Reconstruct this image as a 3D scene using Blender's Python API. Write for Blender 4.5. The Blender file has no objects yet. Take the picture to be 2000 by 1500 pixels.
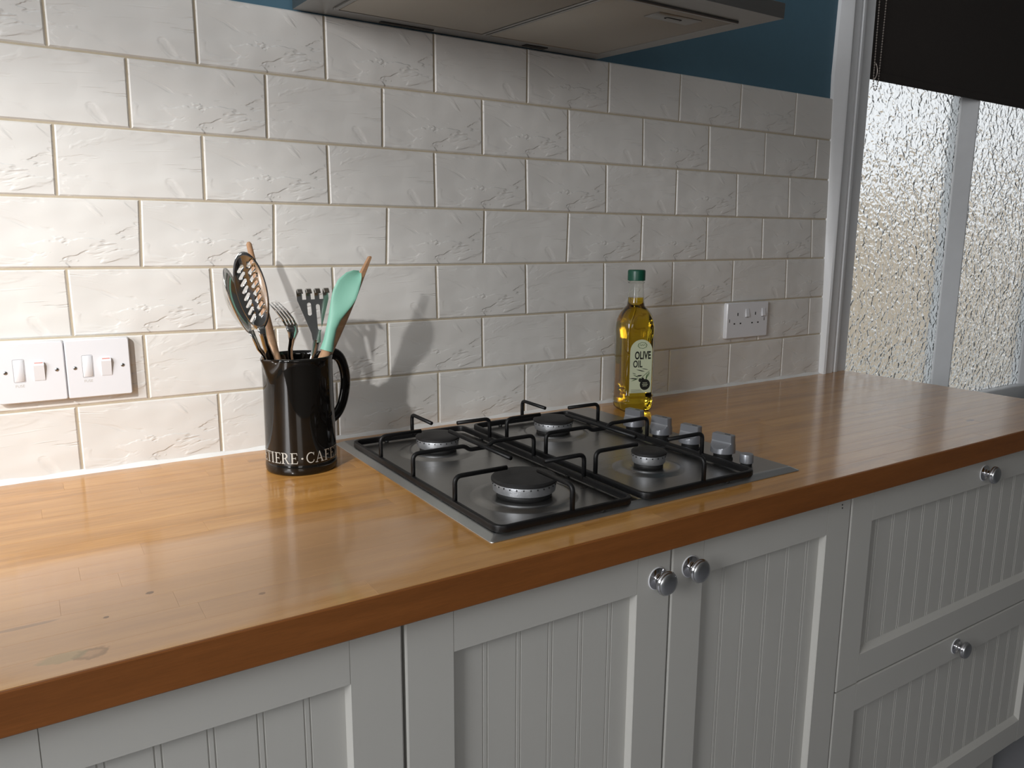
import bpy, bmesh, math, random
from mathutils import Vector, Matrix
D = bpy.data
SC = bpy.context.scene
COL = SC.collection
PI = math.pi
random.seed(7)

# ------------------------------------------------------------------ camera
cam = D.cameras.new('camera'); cam_ob = D.objects.new('camera', cam); COL.objects.link(cam_ob)
cam.sensor_fit = 'HORIZONTAL'; cam.sensor_width = 36.0; cam.lens = 27.05
cam.clip_start = 0.02; cam.clip_end = 60
cam_ob.matrix_world = Matrix(((0.84378, 0.09344, -0.52849, -0.06074),
                              (-0.53666, 0.15620, -0.82921, -1.32284),
                              (0.00507, 0.98330, 0.18195, 1.26573),
                              (0, 0, 0, 1)))
SC.camera = cam_ob
SC.view_settings.view_transform = 'Standard'
SC.view_settings.look = 'None'
SC.view_settings.gamma = 1.0
SC.view_settings.use_curve_mapping = False
SC.view_settings.exposure = 0.0

# ------------------------------------------------------------------ light
W = D.worlds.new('daylight'); SC.world = W; W.use_nodes = True
wb = W.node_tree.nodes['Background']
wb.inputs[0].default_value = (0.93, 0.96, 1.0, 1); wb.inputs[1].default_value = 1.10

def area(name, loc, target, sx, sy, power, col):
    l = D.lights.new(name, 'AREA'); l.shape = 'RECTANGLE'; l.size = sx; l.size_y = sy
    l.energy = power; l.color = col
    o = D.objects.new(name, l); COL.objects.link(o); o.location = loc
    o.rotation_euler = (Vector(target) - Vector(loc)).to_track_quat('-Z', 'Y').to_euler()
    return o
area('window_daylight_left', (-2.20, -1.35, 1.75), (0.3, -0.7, 0.9), 1.2, 1.1, 64, (0.97, 0.98, 1.0))
area('fill_front', (-0.9, -3.40, 1.7), (0.2, -0.5, 0.9), 1.0, 0.9, 9.5, (1.0, 0.98, 0.95))  # added fill light behind the camera; this wall has no known window
sp = D.lights.new('lamp_beam', 'SPOT'); sp.energy = 74; sp.color = (1.0, 0.98, 0.96)
sp.shadow_soft_size = 0.022; sp.spot_size = math.radians(43); sp.spot_blend = 1.0
spo = D.objects.new('lamp_beam', sp); COL.objects.link(spo); spo.location = (-.76, -1.04, 1.80)
spo.rotation_euler = (Vector((0.03, -0.03, 1.05)) - Vector(spo.location)).to_track_quat('-Z', 'Y').to_euler()

# ------------------------------------------------------------------ helpers
def tag(o, label=None, cat=None, group=None, kind=None):
    if label: o['label'] = label
    if cat: o['category'] = cat
    if group: o['group'] = group
    if kind: o['kind'] = kind
    return o
def empty(name, loc=(0, 0, 0), rz=0.0, **k):
    o = D.objects.new(name, None); COL.objects.link(o)
    o.location = loc; o.rotation_euler = (0, 0, rz); o.empty_display_size = 0.02
    return tag(o, **k)
def link(name, me, mat=None, parent=None, loc=None, smooth=False):
    o = D.objects.new(name, me); COL.objects.link(o)
    if mat is not None: me.materials.clear(); me.materials.append(mat)
    if smooth:
        for p in me.polygons: p.use_smooth = True
    if parent is not None: o.parent = parent
    if loc is not None: o.location = loc
    return o
def obj(name, bm, mat=None, parent=None, loc=None, smooth=False, recalc=True):
    if recalc: bmesh.ops.recalc_face_normals(bm, faces=bm.faces)
    me = D.meshes.new(name); bm.to_mesh(me); bm.free()
    return link(name, me, mat, parent, loc, smooth)
def sharp(o, deg=35):
    me = o.data
    for p in me.polygons: p.use_smooth = True
    bm = bmesh.new(); bm.from_mesh(me)
    for e in bm.edges:
        if len(e.link_faces) == 2 and e.calc_face_angle(0) > math.radians(deg): e.smooth = False
    bm.to_mesh(me); bm.free()
    return o
def box(bm, x0, x1, y0, y1, z0, z1, bev=0.0, seg=1):
    r = bmesh.ops.create_cube(bm, size=1.0)
    vs = r['verts']
    for v in vs:
        v.co = Vector(((x0 + x1) / 2 + v.co.x * (x1 - x0), (y0 + y1) / 2 + v.co.y * (y1 - y0), (z0 + z1) / 2 + v.co.z * (z1 - z0)))
    if bev > 0:
        es = list({e for v in vs for e in v.link_edges})
        bmesh.ops.bevel(bm, geom=es, offset=bev, segments=seg, profile=0.5, affect='EDGES')
def boxo(name, b, mat, parent=None, bev=0.0, seg=1, loc=None):
    bm = bmesh.new(); box(bm, *b, bev=bev, seg=seg)
    o = obj(name, bm, mat, parent, loc)
    if bev: sharp(o, 50)
    return o
def lathe(bm, prof, n=32, c=(0, 0, 0), mod=None):
    """prof: (r, z) from bottom to top; poles closed where r == 0"""
    rings = []
    for (r, z) in prof:
        if r <= 1e-7: rings.append([bm.verts.new((c[0], c[1], c[2] + z))])
        else:
            ring = []
            for k in range(n):
                a = 2 * PI * k / n; rr = r if mod is None else mod(r, z, a, k)
                ring.append(bm.verts.new((c[0] + rr * math.cos(a), c[1] + rr * math.sin(a), c[2] + z)))
            rings.append(ring)
    for A, B in zip(rings, rings[1:]):
        for k in range(n):
            k2 = (k + 1) % n
            if len(A) == 1 and len(B) == 1: continue
            if len(A) == 1: bm.faces.new((A[0], B[k2], B[k]))
            elif len(B) == 1: bm.faces.new((A[k], A[k2], B[0]))
            else: bm.faces.new((A[k], A[k2], B[k2], B[k]))
def fillet(pts, r, n=4):
    P = [Vector(p) for p in pts]; out = [P[0]]
    for a, b, c in zip(P, P[1:], P[2:]):
        d1 = (a - b); d2 = (c - b)
        rr = min(r, d1.length * .45, d2.length * .45)
        p1 = b + d1.normalized() * rr; p2 = b + d2.normalized() * rr
        for k in range(n + 1):
            t = k / n; out.append(p1 * (1 - t) ** 2 + b * 2 * t * (1 - t) + p2 * t * t)
    out.append(P[-1]); return out
def sweep(bm, pts, sec, closed=False, up=(0, 0, 1), scale=None, cap=True):
    """sec: list of (side, up) offsets"""
    P = [Vector(p) for p in pts]; n = len(P); rings = []; upv = Vector(up)
    for i in range(n):
        if closed: t = P[(i + 1) % n] - P[i - 1]
        else: t = P[min(i + 1, n - 1)] - P[max(i - 1, 0)]
        t.normalize()
        s = t.cross(upv)
        if s.length < 1e-3: s = t.cross(Vector((0.0, 1.0, 0)) if abs(t.y) < .9 else Vector((1.0, 0, 0)))
        s.normalize()
        if rings and not closed:      # keep frames continuous
            s = (prev - t * prev.dot(t)).normalized() if abs(prev.dot(t)) < .98 else s
        prev = s
        u = s.cross(t).normalized(); k = 1 if scale is None else scale[i]
        if isinstance(k, (int, float)): k = (k, k)
        rings.append([bm.verts.new(P[i] + s * a * k[0] + u * b * k[1]) for a, b in sec])
    m = len(sec)
    for i in range(n if closed else n - 1):
        A, B = rings[i], rings[(i + 1) % n]
        for k in range(m): bm.faces.new((A[k], A[(k + 1) % m], B[(k + 1) % m], B[k]))
    if not closed and cap:
        bm.faces.new(rings[0]); bm.faces.new(rings[-1])
def circ(r, n=8): return [(r * math.cos(2 * PI * k / n), r * math.sin(2 * PI * k / n)) for k in range(n)]
def rrect(w, h, r, n=3):
    out = []
    for cx, cy, a0 in ((w / 2 - r, h / 2 - r, 0), (-w / 2 + r, h / 2 - r, 90), (-w / 2 + r, -h / 2 + r, 180), (w / 2 - r, -h / 2 + r, 270)):
        for k in range(n + 1):
            a = math.radians(a0 + 90 * k / n); out.append((cx + r * math.cos(a), cy + r * math.sin(a)))
    return out
def prism(bm, poly, f0, f1):
    """poly 2D; f0/f1 map (a, b) to 3D for the two caps"""
    A = [bm.verts.new(f0(a, b)) for a, b in poly]; B = [bm.verts.new(f1(a, b)) for a, b in poly]
    n = len(poly); bm.faces.new(A); bm.faces.new(B[::-1])
    for k in range(n): bm.faces.new((A[k], A[(k + 1) % n], B[(k + 1) % n], B[k]))
def loft(bm, rings, cap=True, closed=True):
    R_ = [[bm.verts.new(p) for p in r] for r in rings]; m = len(R_[0])
    for A, B in zip(R_, R_[1:]):
        for k in range(m if closed else m - 1): bm.faces.new((A[k], A[(k + 1) % m], B[(k + 1) % m], B[k]))
    if cap: bm.faces.new(R_[0]); bm.faces.new(R_[-1])
def cut(o, cutters):
    for c in cutters:
        m = o.modifiers.new('cut', 'BOOLEAN'); m.operation = 'DIFFERENCE'; m.object = c; m.solver = 'EXACT'
    bpy.context.view_layer.update()
    dg = bpy.context.evaluated_depsgraph_get()
    me = D.meshes.new_from_object(o.evaluated_get(dg))
    o.modifiers.clear(); o.data = me
    for c in cutters: D.objects.remove(c)
    return o
def text_mesh(bm, txt, size, fn, bold=0.0, align='CENTER'):
    """built-in font laid out flat, each vertex sent through fn(x, y, h)"""
    cu = D.curves.new('t', 'FONT'); cu.body = txt; cu.size = size; cu.align_x = align; cu.offset = bold
    cu.resolution_u = 3
    to = D.objects.new('t', cu); COL.objects.link(to); bpy.context.view_layer.update()
    me = D.meshes.new_from_object(to.evaluated_get(bpy.context.evaluated_depsgraph_get()))
    vs = [bm.verts.new(fn(v.co.x, v.co.y)) for v in me.vertices]
    for p in me.polygons:
        try: bm.faces.new([vs[i] for i in p.vertices])
        except ValueError: pass
    D.objects.remove(to); D.curves.remove(cu); D.meshes.remove(me)

# ------------------------------------------------------------------ materials
def nmat(name):
    m = D.materials.new(name); m.use_nodes = True
    nt = m.node_tree; return m, nt, nt.nodes['Principled BSDF']
def N(nt, t, **k):
    n = nt.nodes.new(t)
    for a, b in k.items():
        if a.startswith('i_'): n.inputs[int(a[2:])].default_value = b
        else: setattr(n, a, b)
    return n
def bump(nt, bs, height, strength, dist):
    b = N(nt, 'ShaderNodeBump'); b.inputs['Strength'].default_value = strength; b.inputs['Distance'].default_value = dist
    nt.links.new(height, b.inputs['Height']); nt.links.new(b.outputs[0], bs.inputs['Normal']); return b
def mapping(nt, src, scale, loc=(0, 0, 0)):
    m = N(nt, 'ShaderNodeMapping'); m.inputs['Scale'].default_value = scale; m.inputs['Location'].default_value = loc
    nt.links.new(src, m.inputs['Vector']); return m.outputs[0]
def simple(name, col, rough=0.5, metal=0.0, noise=0.04, nscale=40, bstr=0.0, bscale=200, **k):
    m, nt, bs = nmat(name)
    tc = N(nt, 'ShaderNodeTexCoord')
    nz = N(nt, 'ShaderNodeTexNoise'); nz.inputs['Scale'].default_value = nscale; nz.inputs['Detail'].default_value = 4
    nt.links.new(tc.outputs['Object'], nz.inputs['Vector'])
    mx = N(nt, 'ShaderNodeMix', data_type='RGBA')
    mx.inputs['A'].default_value = tuple(c * (1 - noise) for c in col) + (1,)
    mx.inputs['B'].default_value = tuple(min(1, c * (1 + noise)) for c in col) + (1,)
    nt.links.new(nz.outputs['Fac'], mx.inputs['Factor']); nt.links.new(mx.outputs['Result'], bs.inputs['Base Color'])
    bs.inputs['Roughness'].default_value = rough; bs.inputs['Metallic'].default_value = metal
    for a, b in k.items(): bs.inputs[a.replace('_', ' ')].default_value = b
    if bstr:
        n2 = N(nt, 'ShaderNodeTexNoise'); n2.inputs['Scale'].default_value = bscale
        nt.links.new(tc.outputs['Object'], n2.inputs['Vector']); bump(nt, bs, n2.outputs['Fac'], bstr, 0.001)
    return m

def tile_mat(name, off):
    m, nt, bs = nmat(name)
    tc = N(nt, 'ShaderNodeTexCoord'); L = nt.links
    v = mapping(nt, tc.outputs['Object'], (1, 1, 1), off)
    big = N(nt, 'ShaderNodeTexNoise'); big.inputs['Scale'].default_value = 9; big.inputs['Detail'].default_value = 2
    L.new(mapping(nt, v, (0.7, 1, 1.6)), big.inputs['Vector'])
    rid = N(nt, 'ShaderNodeTexNoise'); rid.inputs['Scale'].default_value = 8.5; rid.inputs['Detail'].default_value = 4.5
    rid.inputs['Roughness'].default_value = 0.62; rid.inputs['Distortion'].default_value = 0.9
    L.new(mapping(nt, v, (0.55, 1, 1.5)), rid.inputs['Vector'])
    # terrace the noise: chiselled slate-like ledges
    st = N(nt, 'ShaderNodeMath', operation='MULTIPLY', i_1=7.0); L.new(rid.outputs['Fac'], st.inputs[0])
    fr = N(nt, 'ShaderNodeMath', operation='FRACT'); L.new(st.outputs[0], fr.inputs[0])
    fl = N(nt, 'ShaderNodeMath', operation='FLOOR'); L.new(st.outputs[0], fl.inputs[0])
    ss = N(nt, 'ShaderNodeMapRange', interpolation_type='SMOOTHSTEP'); L.new(fr.outputs[0], ss.inputs['Value'])
    ss.inputs['From Min'].default_value = 0.72; ss.inputs['From Max'].default_value = 1.0
    ad = N(nt, 'ShaderNodeMath', operation='ADD'); L.new(fl.outputs[0], ad.inputs[0]); L.new(ss.outputs[0], ad.inputs[1])
    msk = N(nt, 'ShaderNodeTexNoise'); msk.inputs['Scale'].default_value = 6; L.new(mapping(nt, v, (1, 1, 1), (3, 2, 5)), msk.inputs['Vector'])
    mr = N(nt, 'ShaderNodeMapRange'); L.new(msk.outputs['Fac'], mr.inputs['Value'])
    mr.inputs['From Min'].default_value = 0.38; mr.inputs['From Max'].default_value = 0.62
    mr.inputs['To Min'].default_value = 0.1; mr.inputs['To Max'].default_value = 0.34
    mu = N(nt, 'ShaderNodeMath', operation='MULTIPLY'); L.new(ad.outputs[0], mu.inputs[0]); L.new(mr.outputs[0], mu.inputs[1])
    a2 = N(nt, 'ShaderNodeMath', operation='MULTIPLY_ADD', i_1=2.0); L.new(big.outputs['Fac'], a2.inputs[0]); L.new(mu.outputs[0], a2.inputs[2])
    bump(nt, bs, a2.outputs[0], 1.0, 0.0030)
    cr = N(nt, 'ShaderNodeMix', data_type='RGBA'); L.new(big.outputs['Fac'], cr.inputs['Factor'])
    cr.inputs['A'].default_value = (0.70, 0.687, 0.657, 1); cr.inputs['B'].default_value = (0.76, 0.745, 0.712, 1)
    L.new(cr.outputs['Result'], bs.inputs['Base Color'])
    bs.inputs['Roughness'].default_value = 0.42; bs.inputs['Specular IOR Level'].default_value = 0.35
    return m
M = {}
M['tile_a'] = tile_mat('glazed_tile_a', (0, 0, 0)); M['tile_b'] = tile_mat('glazed_tile_b', (1.7, 0.4, 2.3))
M['grout'] = simple('cream_grout', (0.50, 0.43, 0.32), 0.9, noise=0.12, nscale=60, bstr=.4)
M['blue'] = simple('blue_wall_paint', (0.078, 0.165, 0.225), 0.65, noise=0.05, bstr=.2, bscale=120)
M['plaster'] = simple('pale_plaster', (0.55, 0.54, 0.52), 0.8, bstr=.1)
M['roomwall'] = simple('dim_room_wall', (0.24, 0.235, 0.225), 0.8, bstr=.1)
M['ceil'] = simple('ceiling_paint', (0.75, 0.75, 0.74), 0.8)
M['floor'] = simple('grey_floor', (0.32, 0.32, 0.34), 0.5, nscale=8, noise=.15)
M['trimwhite'] = simple('gloss_white_paint', (0.86, 0.88, 0.90), 0.32, noise=.04, nscale=25, bstr=.25, bscale=60)
M['silicone'] = simple('white_silicone', (0.80, 0.80, 0.78), 0.35, noise=.05, bstr=.6, bscale=60)
M['cab'] = simple('cream_white_foil', (0.55, 0.54, 0.505), 0.40, noise=.02, nscale=10)
M['carcass'] = simple('cabinet_carcass', (0.5, 0.5, 0.48), 0.6)
M['dark'] = simple('dark_recess', (0.02, 0.02, 0.02), 0.9)
M['chrome'] = simple('polished_chrome', (0.62, 0.62, 0.64), 0.09, 1.0, noise=.01)
M['satin'] = simple('satin_nickel', (0.50, 0.51, 0.52), 0.33, 1.0, noise=.02)
M['knob'] = simple('silver_plastic', (0.30, 0.31, 0.335), 0.34, 0.55, noise=.02)
M['black'] = simple('black_rubber', (0.012, 0.012, 0.012), 0.55)
M['enamel'] = simple('black_enamel', (0.006, 0.006, 0.0065), 0.42, noise=.1, Specular_IOR_Level=0.35)
M['cap'] = simple('burner_cap_enamel', (0.016, 0.015, 0.015), 0.55, noise=.35, nscale=90, bstr=.3, bscale=400)
M['alu'] = simple('cast_aluminium', (0.50, 0.51, 0.53), 0.45, 0.85, noise=.15, nscale=120, bstr=.3, bscale=500)
M['plastic'] = simple('white_plastic', (0.78, 0.79, 0.82), 0.28, noise=.01)
M['red'] = simple('red_marking', (0.70, 0.30, 0.26), 0.4)
M['joint'] = simple('grey_joint', (0.35, 0.35, 0.36), 0.6)
M['glazeblack'] = simple('black_ceramic_glaze', (0.006, 0.005, 0.004), 0.045, noise=.15, nscale=15)
M['letter'] = simple('cream_lettering', (0.50, 0.48, 0.43), 0.4)
M['mint'] = simple('mint_silicone', (0.21, 0.47, 0.36), 0.5, noise=.03)
M['green'] = simple('green_cap', (0.008, 0.085, 0.05), 0.35)
M['label'] = simple('pale_green_label', (0.60, 0.65, 0.46), 0.5, noise=.03)
M['ink'] = simple('black_ink', (0.015, 0.018, 0.015), 0.5)
M['leafink'] = simple('green_ink', (0.045, 0.11, 0.03), 0.5)
M['blind'] = simple('dark_brown_blind', (0.030, 0.024, 0.021), 0.85, noise=.2, nscale=200, bstr=.3, bscale=900)
M['bead'] = simple('metal_bead', (0.45, 0.40, 0.36), 0.35, 0.6)
M['render'] = simple('cream_outside_wall', (0.62, 0.52, 0.40), 0.9, nscale=3, noise=.1)
M['paving'] = simple('pale_paving', (0.6, 0.6, 0.58), 0.9, nscale=3, noise=.1)

def brushed(name, col, rough, axis):
    m, nt, bs = nmat(name); tc = N(nt, 'ShaderNodeTexCoord')
    sc = (4, 600, 300) if axis == 'x' else (600, 4, 300)
    nz = N(nt, 'ShaderNodeTexNoise'); nz.inputs['Scale'].default_value = 1.0; nz.inputs['Detail'].default_value = 3
    nt.links.new(mapping(nt, tc.outputs['Object'], sc), nz.inputs['Vector'])
    mr = N(nt, 'ShaderNodeMapRange'); nt.links.new(nz.outputs['Fac'], mr.inputs['Value'])
    mr.inputs['To Min'].default_value = rough - .06; mr.inputs['To Max'].default_value = rough + .08
    nt.links.new(mr.outputs[0], bs.inputs['Roughness'])
    bs.inputs['Base Color'].default_value = col + (1,); bs.inputs['Metallic'].default_value = 1.0
    bump(nt, bs, nz.outputs['Fac'], 0.05, 0.0005)
    return m
M['hob'] = brushed('brushed_steel_hob', (0.38, 0.375, 0.365), 0.29, 'x')
M['rim'] = brushed('brushed_steel_rim', (0.55, 0.55, 0.54), 0.42, 'x')  # same pressed steel as the well; its stronger reflection put into a lighter colour
M['hood'] = brushed('brushed_steel_hood', (0.31, 0.305, 0.295), 0.38, 'x')
M['mesh'] = simple('fine_filter_mesh', (0.36, 0.34, 0.30), 0.55, 0.5, noise=.1, nscale=900, bstr=.5, bscale=1500)
M['steel'] = simple('polished_steel', (0.60, 0.60, 0.59), 0.12, 1.0, noise=.02)

def wood(name, c1, c2, c3, rough, coat, stains_and_haze=False, scale=1.0):
    m, nt, bs = nmat(name); L = nt.links
    tc = N(nt, 'ShaderNodeTexCoord'); oi = N(nt, 'ShaderNodeObjectInfo'); geo = N(nt, 'ShaderNodeNewGeometry')
    ml = N(nt, 'ShaderNodeVectorMath', operation='SCALE'); ml.inputs[0].default_value = (37, 91, 53); L.new(oi.outputs['Random'], ml.inputs['Scale'])
    ad = N(nt, 'ShaderNodeVectorMath', operation='ADD'); L.new(tc.outputs['Object'], ad.inputs[0]); L.new(ml.outputs[0], ad.inputs[1])
    g = N(nt, 'ShaderNodeTexNoise'); g.inputs['Scale'].default_value = 1.0 * scale; g.inputs['Detail'].default_value = 6; g.inputs['Roughness'].default_value = .65; g.inputs['Distortion'].default_value = .4
    L.new(mapping(nt, ad.outputs[0], (5, 60, 60)), g.inputs['Vector'])
    fine = N(nt, 'ShaderNodeTexNoise'); fine.inputs['Scale'].default_value = 1.0; fine.inputs['Detail'].default_value = 3
    L.new(mapping(nt, ad.outputs[0], (60, 900, 900)), fine.inputs['Vector'])
    rp = N(nt, 'ShaderNodeValToRGB'); L.new(g.outputs['Fac'], rp.inputs['Fac'])
    lo = N(nt, 'ShaderNodeTexNoise'); lo.inputs['Scale'].default_value = 1.0; lo.inputs['Detail'].default_value = 2; L.new(mapping(nt, ad.outputs[0], (2.2, 26, 26)), lo.inputs['Vector'])
    gm = N(nt, 'ShaderNodeMix', data_type='FLOAT'); gm.inputs['Factor'].default_value = .45; L.new(g.outputs['Fac'], gm.inputs['A']); L.new(lo.outputs['Fac'], gm.inputs['B']); L.new(gm.outputs['Result'], rp.inputs['Fac'])
    e = rp.color_ramp.elements; e[0].position = .34; e[0].color = c1 + (1,); e[1].position = .66; e[1].color = c3 + (1,)
    e2 = rp.color_ramp.elements.new(.5); e2.color = c2 + (1,)
    hs = N(nt, 'ShaderNodeHueSaturation'); L.new(rp.outputs['Color'], hs.inputs['Color'])
    mv = N(nt, 'ShaderNodeMapRange'); L.new(oi.outputs['Random'], mv.inputs['Value']); mv.inputs['To Min'].default_value = .955; mv.inputs['To Max'].default_value = 1.045
    L.new(mv.outputs[0], hs.inputs['Value'])
    mm = N(nt, 'ShaderNodeMix', data_type='RGBA', blend_type='MULTIPLY'); mm.inputs['Factor'].default_value = .25
    L.new(hs.outputs['Color'], mm.inputs['A'])
    fr = N(nt, 'ShaderNodeMapRange'); L.new(fine.outputs['Fac'], fr.inputs['Value']); fr.inputs['From Min'].default_value = .3; fr.inputs['From Max'].default_value = .7; fr.inputs['To Min'].default_value = .6; fr.inputs['To Max'].default_value = 1.1
    L.new(fr.outputs[0], mm.inputs['B'])
    out = mm.outputs['Result']
    if stains_and_haze:
        # pale reflected haze put into the colour, plus worn rings, knots and scorch patches at their own spots on the worktop
        for (x, y, rx, ry, col, ring, amt) in stains_and_haze:
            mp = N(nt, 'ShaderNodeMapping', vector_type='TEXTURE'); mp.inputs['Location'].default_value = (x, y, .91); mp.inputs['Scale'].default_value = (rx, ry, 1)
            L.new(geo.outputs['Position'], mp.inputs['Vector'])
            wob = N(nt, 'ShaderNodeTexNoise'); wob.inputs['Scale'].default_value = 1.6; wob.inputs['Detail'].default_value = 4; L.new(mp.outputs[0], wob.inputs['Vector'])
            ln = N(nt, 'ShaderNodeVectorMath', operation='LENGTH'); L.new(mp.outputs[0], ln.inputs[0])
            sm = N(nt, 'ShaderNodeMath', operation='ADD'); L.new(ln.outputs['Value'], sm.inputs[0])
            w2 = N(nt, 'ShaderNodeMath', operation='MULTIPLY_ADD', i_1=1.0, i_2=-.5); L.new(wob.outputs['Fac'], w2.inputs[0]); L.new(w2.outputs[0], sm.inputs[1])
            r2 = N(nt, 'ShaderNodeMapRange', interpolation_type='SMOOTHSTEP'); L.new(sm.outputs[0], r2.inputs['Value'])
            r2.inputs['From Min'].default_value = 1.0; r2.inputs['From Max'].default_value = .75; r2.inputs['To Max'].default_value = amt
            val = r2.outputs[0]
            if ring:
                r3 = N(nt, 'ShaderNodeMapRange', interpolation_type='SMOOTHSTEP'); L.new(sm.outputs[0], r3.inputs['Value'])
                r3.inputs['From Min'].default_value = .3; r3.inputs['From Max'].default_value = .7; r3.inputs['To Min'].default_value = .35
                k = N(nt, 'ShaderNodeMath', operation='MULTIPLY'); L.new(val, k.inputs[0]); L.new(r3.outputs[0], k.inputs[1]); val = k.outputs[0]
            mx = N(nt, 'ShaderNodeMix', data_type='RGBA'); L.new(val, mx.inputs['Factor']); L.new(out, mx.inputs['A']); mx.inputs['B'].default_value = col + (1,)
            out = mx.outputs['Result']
    L.new(out, bs.inputs['Base Color'])
    bs.inputs['Roughness'].default_value = rough
    bs.inputs['Specular IOR Level'].default_value = .25
    bs.inputs['Coat Weight'].default_value = coat; bs.inputs['Coat Roughness'].default_value = .13
    bump(nt, bs, g.outputs['Fac'], .12, .0006)
    return m
ST = [(.04, -.490, .40, .150, (.60, .375, .225), False, .6), (-.0370, -.6045, .016, .011, (.22, .12, .05), True, .6), (-.058, -.5995, .022, .010, (.33, .27, .13), False, .5),  # first patch: reflected haze over the left front, put into the wood colour
      (.0230, -.5030, .0045, .0035, (.14, .07, .03), False, .8), (-.020, -.5380, .003, .0025, (.14, .07, .03), False, .8),
      (-.088, -.5190, .035, .0035, (.16, .12, .10), False, .4), (.120, -.5650, .004, .003, (.18, .09, .04), False, .6),
      (1.560, -.5300, .016, .006, (.16, .07, .03), False, .8)]
M['stave'] = wood('oiled_beech_stave', (.40, .180, .040), (.55, .262, .062), (.65, .330, .090), .34, .68, stains_and_haze=ST)
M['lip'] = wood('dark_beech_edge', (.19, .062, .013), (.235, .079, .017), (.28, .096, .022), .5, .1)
M['woodhandle'] = wood('beech_handle', (.33, .18, .095), (.43, .25, .14), (.52, .33, .20), .5, .1, scale=1.3)

def glass_pane():
    m, nt, bs = nmat('hammered_obscure_glass'); L = nt.links
    tc = N(nt, 'ShaderNodeTexCoord')
    dn = N(nt, 'ShaderNodeTexNoise'); dn.inputs['Scale'].default_value = 30; L.new(tc.outputs['Object'], dn.inputs['Vector'])
    sc = N(nt, 'ShaderNodeVectorMath', operation='SCALE'); sc.inputs['Scale'].default_value = .03; L.new(dn.outputs['Color'], sc.inputs[0])
    ad = N(nt, 'ShaderNodeVectorMath', operation='ADD'); L.new(tc.outputs['Object'], ad.inputs[0]); L.new(sc.outputs[0], ad.inputs[1])
    v = N(nt, 'ShaderNodeTexVoronoi', feature='SMOOTH_F1'); v.inputs['Scale'].default_value = 72; v.inputs['Smoothness'].default_value = .35
    L.new(mapping(nt, ad.outputs[0], (.80, 1, 1.0)), v.inputs['Vector'])
    bump(nt, bs, v.outputs['Distance'], 1.0, .0028)
    bs.inputs['Base Color'].default_value = (.97, .98, .97, 1); bs.inputs['Roughness'].default_value = .15
    bs.inputs['Transmission Weight'].default_value = 1.0; bs.inputs['IOR'].default_value = 1.45
    return m
M['pane'] = glass_pane()
def clear(name, col, ior, rough=.01):
    m, nt, bs = nmat(name)
    bs.inputs['Base Color'].default_value = col + (1,); bs.inputs['Roughness'].default_value = rough
    bs.inputs['Transmission Weight'].default_value = 1.0; bs.inputs['IOR'].default_value = ior
    tc = N(nt, 'ShaderNodeTexCoord'); nz = N(nt, 'ShaderNodeTexNoise'); nz.inputs['Scale'].default_value = 18
    nt.links.new(tc.outputs['Object'], nz.inputs['Vector']); bump(nt, bs, nz.outputs['Fac'], .12, .002)
    return m
M['pet'] = clear('clear_bottle_plastic', (.98, .99, .97), 1.22)
M['oil'] = clear('olive_oil', (.90, .60, .035), 1.36)

# ------------------------------------------------------------------ room shell
ZC = 0.91                       # worktop height
ZT = 1.6332                     # top of the tiles
XE = 1.90                       # right-hand end of the worktop
RX0, RX1, RY, RZ = -2.30, 3.75, -3.55, 2.50
bm = bmesh.new()
box(bm, RX0, 1.905, .003, .14, 0, RZ); box(bm, 1.905, 3.42, .003, .14, 2.25, RZ); box(bm, 3.42, RX1, .003, .14, 0, RZ)
wall = tag(obj('wall_back', bm, M['blue']), kind='structure')
tag(boxo('wall_left', (RX0 - .1, RX0, RY, .14, 0, RZ), M['plaster']), kind='structure')
tag(boxo('wall_right', (RX1, RX1 + .1, RY, .14, 0, RZ), M['roomwall']), kind='structure')
tag(boxo('wall_front', (RX0 - .1, RX1 + .1, RY - .1, RY, 0, RZ), M['roomwall']), kind='structure')
tag(boxo('floor', (RX0 - .1, RX1 + .1, RY - .1, .14, -.05, 0), M['floor']), kind='structure')
tag(boxo('ceiling', (RX0 - .1, RX1 + .1, RY - .1, .14, RZ, RZ + .05), M['ceil']), kind='structure')
boxo('grout', (-.62, 1.792, -.0012, .0029, ZC - .03, ZT - .001), M['grout'], wall)

# measured joints of the running bond
GX = [-.1, .1, .4, .7, 1., 1.3, 1.6, 1.8]
LINES=[
  [1.6328, 1.6329, 1.633, 1.6331, 1.6331, 1.6332, 1.6333, 1.6334] , # resid 0.0015
  [1.5314, 1.5307, 1.5305, 1.5309, 1.5314, 1.5317, 1.5313, 1.5306] , # resid 0.0015
  [1.4297, 1.4283, 1.4275, 1.4277, 1.4286, 1.4295, 1.4301, 1.43] , # resid 0.0016
  [1.3263, 1.3264, 1.3263, 1.326, 1.326, 1.3263, 1.3274, 1.3286] , # resid 0.0003
  [1.2238, 1.2227, 1.2217, 1.2216, 1.2222, 1.2235, 1.2254, 1.2268] , # resid 0.0011
  [1.1228, 1.1205, 1.1185, 1.1179, 1.1184, 1.1197, 1.1214, 1.1227] , # resid 0.0008
  [1.0163, 1.0162, 1.016, 1.0159, 1.0162, 1.0172, 1.0192, 1.0213] , # resid 0.0008
]
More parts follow.
